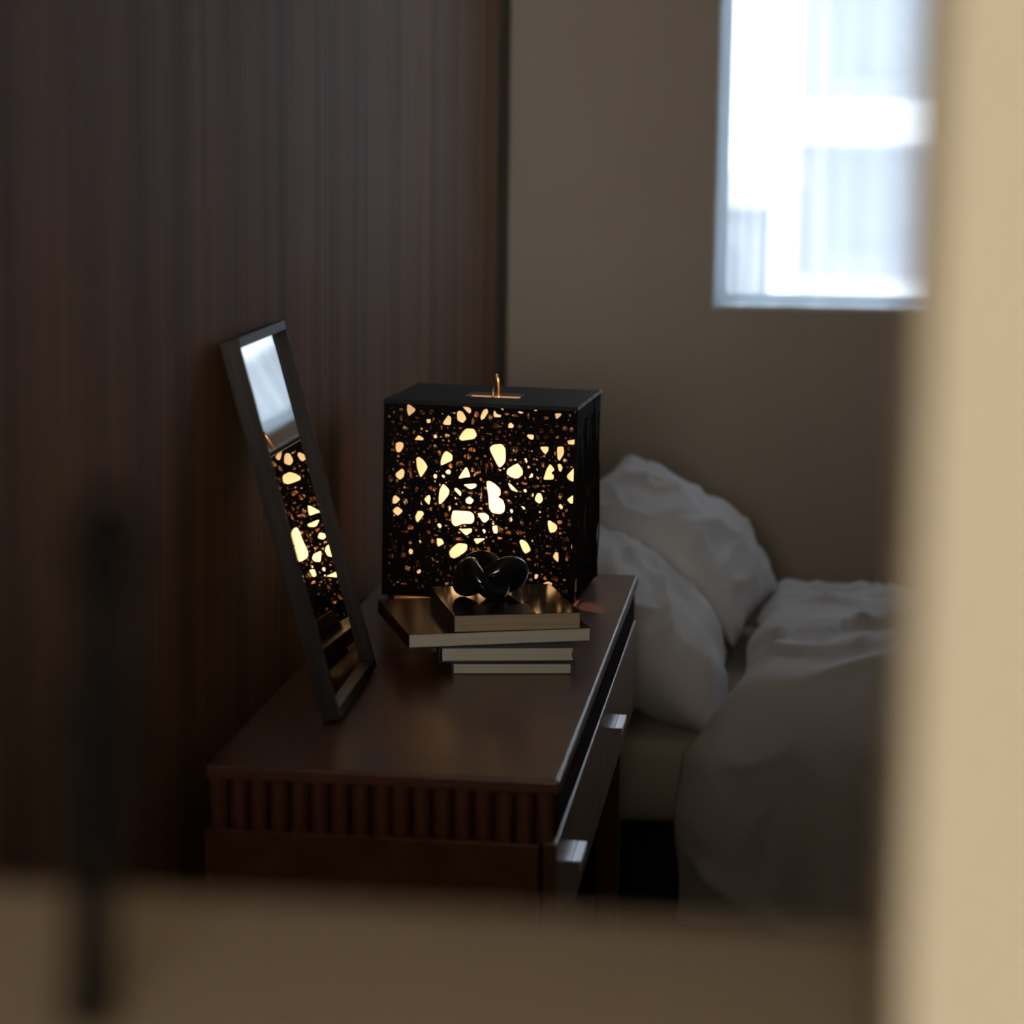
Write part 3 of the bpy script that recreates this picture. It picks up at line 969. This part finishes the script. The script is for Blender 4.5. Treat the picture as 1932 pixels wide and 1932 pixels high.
def fold(p, sx, sy, seed):
    """soft ridged cloth wrinkles"""
    wx_ = noise.noise(Vector((p[0] * 3, p[1] * 3, seed + 4))) * 0.12
    wy_ = noise.noise(Vector((p[0] * 3, p[1] * 3, seed + 14))) * 0.12
    n1 = noise.noise(Vector(((p[0] + wx_) * sx, (p[1] + wy_) * sy, seed)))
    n2 = noise.noise(Vector(((p[0] + wy_) * sx * 1.9, (p[1] + wx_) * sy * 1.7, seed + 9)))
    return (max(0, 1 - abs(n1) * 3.2)) ** 1.6 * 0.9 + (max(0, 1 - abs(n2) * 4)) ** 2 * 0.45 - 0.3

def pillow(name, label, L_, W_, T_, mat_w, mat, seed, wr=0.010, sag=0.0, group=None):
    n = 56
    V, F = [], []
    for side in (1, -1):
        for j in range(n + 1):
            for i in range(n + 1):
                u, v = -1 + 2 * i / n, -1 + 2 * j / n
                e = max(0, (1 - abs(u) ** 2.6)) ** 0.55 * max(0, (1 - abs(v) ** 2.6)) ** 0.55
                pin = 1 - 0.07 * (1 - (u * u)) * (abs(v) ** 2)
                pin2 = 1 - 0.07 * (1 - (v * v)) * (abs(u) ** 2)
                x, y = u * L_ / 2 * pin2, v * W_ / 2 * pin
                z = side * T_ / 2 * e
                edge = min(1, (1 - max(abs(u), abs(v))) * 5)
                z += side * wr * edge * fold((x + seed, y), 6.5, 3.2, seed + side)
                rim = max(abs(u), abs(v)) ** 6
                z += 0.008 * rim * math.sin(9 * (u - v) + seed) - sag * (x / L_ * 2) ** 2
                V.append((x, y, z))
    m_ = (n + 1) ** 2
    for s in (0, 1):
        for j in range(n):
            for i in range(n):
                a = s * m_ + j * (n + 1) + i
                q = (a, a + 1, a + n + 2, a + n + 1)
                F.append(q if s == 0 else q[::-1])
    bm = bmesh.new()
    vs_ = [bm.verts.new(v) for v in V]
    for f in F:
        bm.faces.new([vs_[i] for i in f])
    bmesh.ops.remove_doubles(bm, verts=bm.verts, dist=0.0002)
    o = obj(name, bm, mat, None, True)
    o.matrix_world = mat_w
    return tag(o, label, 'pillow', group)

def place(cx_, cy_, cz_, slope, yaw=0, roll=0):
    return Matrix.Translation((cx_, cy_, H + cz_)) @ Matrix.Rotation(math.radians(yaw), 4, 'Z') @ Matrix.Rotation(math.radians(slope), 4, 'Y') @ Matrix.Rotation(math.radians(roll), 4, 'X')
GP = 'pillows at the head of the bed'
pillow('pillow', 'rumpled white pillow nearest the dresser, slumped over the bed edge', 0.62, 0.58, 0.22, place(0.325, 4.32, -0.146, 28, 4, 2), M['linen'], 2, 0.022, 0.03, GP)
pillow('pillow', 'white pillow leaning upright behind the nearest pillow', 0.46, 0.50, 0.17, place(0.462, 4.83, -0.105, 38, -8, 3), M['linen'], 5, 0.024, 0.02, GP)
pillow('pillow', 'taupe pillow in shadow against the timber wall, farthest from the lamp', 0.50, 0.42, 0.16, place(0.180, 4.93, -0.060, 68, 2), M['linen_taupe'], 8, 0.008, 0.0, GP)

def duvet():
    V, F = [], []
    prof = []
    for k in range(22):
        prof.append((3.965 - 0.004 * math.sin(k * .3), -0.665 + 0.315 * k / 22))
    for k in range(16):
        a = math.pi - (math.pi / 2) * k / 15
        prof.append((4.125 + 0.160 * math.cos(a), -0.350 + 0.155 * math.sin(a)))
    for k in range(1, 46):
        prof.append((4.125 + 0.93 * k / 45, -0.195 + 0.012 * math.sin(k / 45 * 3.1) - 0.09 * max(0, k / 45 - .4) ** 1.2))
    for k in range(1, 9):
        prof.append((5.078 + 0.02 * math.sin(k * .3), -0.245 - 0.03 * k))
    nx = 130
    for j, (y, z) in enumerate(prof):
        hang = max(0.0, min(1.0, (-0.195 - z) / 0.155)) if y < 4.2 else 0
        topw = max(0.0, min(1.0, (y - 4.05) / .5))
        xe = 0.505 + 0.095 * (1 - hang) + 0.030 * topw + 0.006 * math.sin(j * .35)
        for i in range(nx + 1):
            u = i / nx
            x = xe + (2.22 - xe) * u ** 1.25
            yy, zz = y, z
            curl = max(0, 1 - (x - xe) / 0.06)
            yy += 0.045 * curl ** 2 * hang
            zz -= 0.050 * curl ** 2 * (1 - hang)
            dp = max(0, min(1, (-0.25 - z) / .35)) if y < 4.2 else 0
            yy -= 0.026 * dp * (math.sin(x * 17 + 1.2 * math.sin(z * 5)) + .5 * math.sin(x * 41 + 2))
            far = max(0, min(1, (y - 4.02) / .10))
            wv = fold((x + .45 * y, y - .35 * x), 2.4, 5.5, 3.3)
            zz += 0.030 * wv * far * min(1, (x - xe) / 0.06 + .1)
            zz += 0.014 * noise.noise(Vector((x * 2.5, y * 2.5, 7))) * far
            if y < 4.2:
                yy -= 0.020 * (1 - far) * fold((x + .3 * z, z * 1.4 - .3 * x), 4, 3, 5) * min(1, (x - xe) / 0.06 + .1)
                yy = min(yy, max(4.025, y + .02))
            V.append((x, yy, zz + H))
    for j in range(len(prof) - 1):
        for i in range(nx):
            a = j * (nx + 1) + i
            F.append((a, a + 1, a + nx + 2, a + nx + 1))
    o = raw('duvet', V, F, M['linen_grey'], None, True)
    md = o.modifiers.new('thickness', 'SOLIDIFY')
    md.thickness = 0.012
    md.offset = -1
    tag(o, 'rumpled greige linen duvet spread over the bed and hanging down its near side', 'duvet')
duvet()

# ================================================================ foreground candlestick
V, F = lathe([(0.0082, 0), (0.0084, .004), (0.0078, .03), (0.0076, .055), (0.0080, .068), (0.0098, .082), (0.0118, .094), (0.0116, .106), (0.0090, .117),
              (0.0072, .126), (0.0068, .134), (0.0070, .142), (0.0098, .150), (0.0112, .158), (0.0108, .166), (0.0078, .173), (0.0040, .177), (0.0005, .178)], 28)
o = raw('candlestick', V, F, M['black_wood'], None, True)
o.location = (0.4705, 0.6985, SILL - 0.0002)
o.rotation_euler = (0, math.radians(3.0), 0)
tag(o, 'slim black turned wooden candlestick standing on the brown ledge, out of focus', 'candlestick')
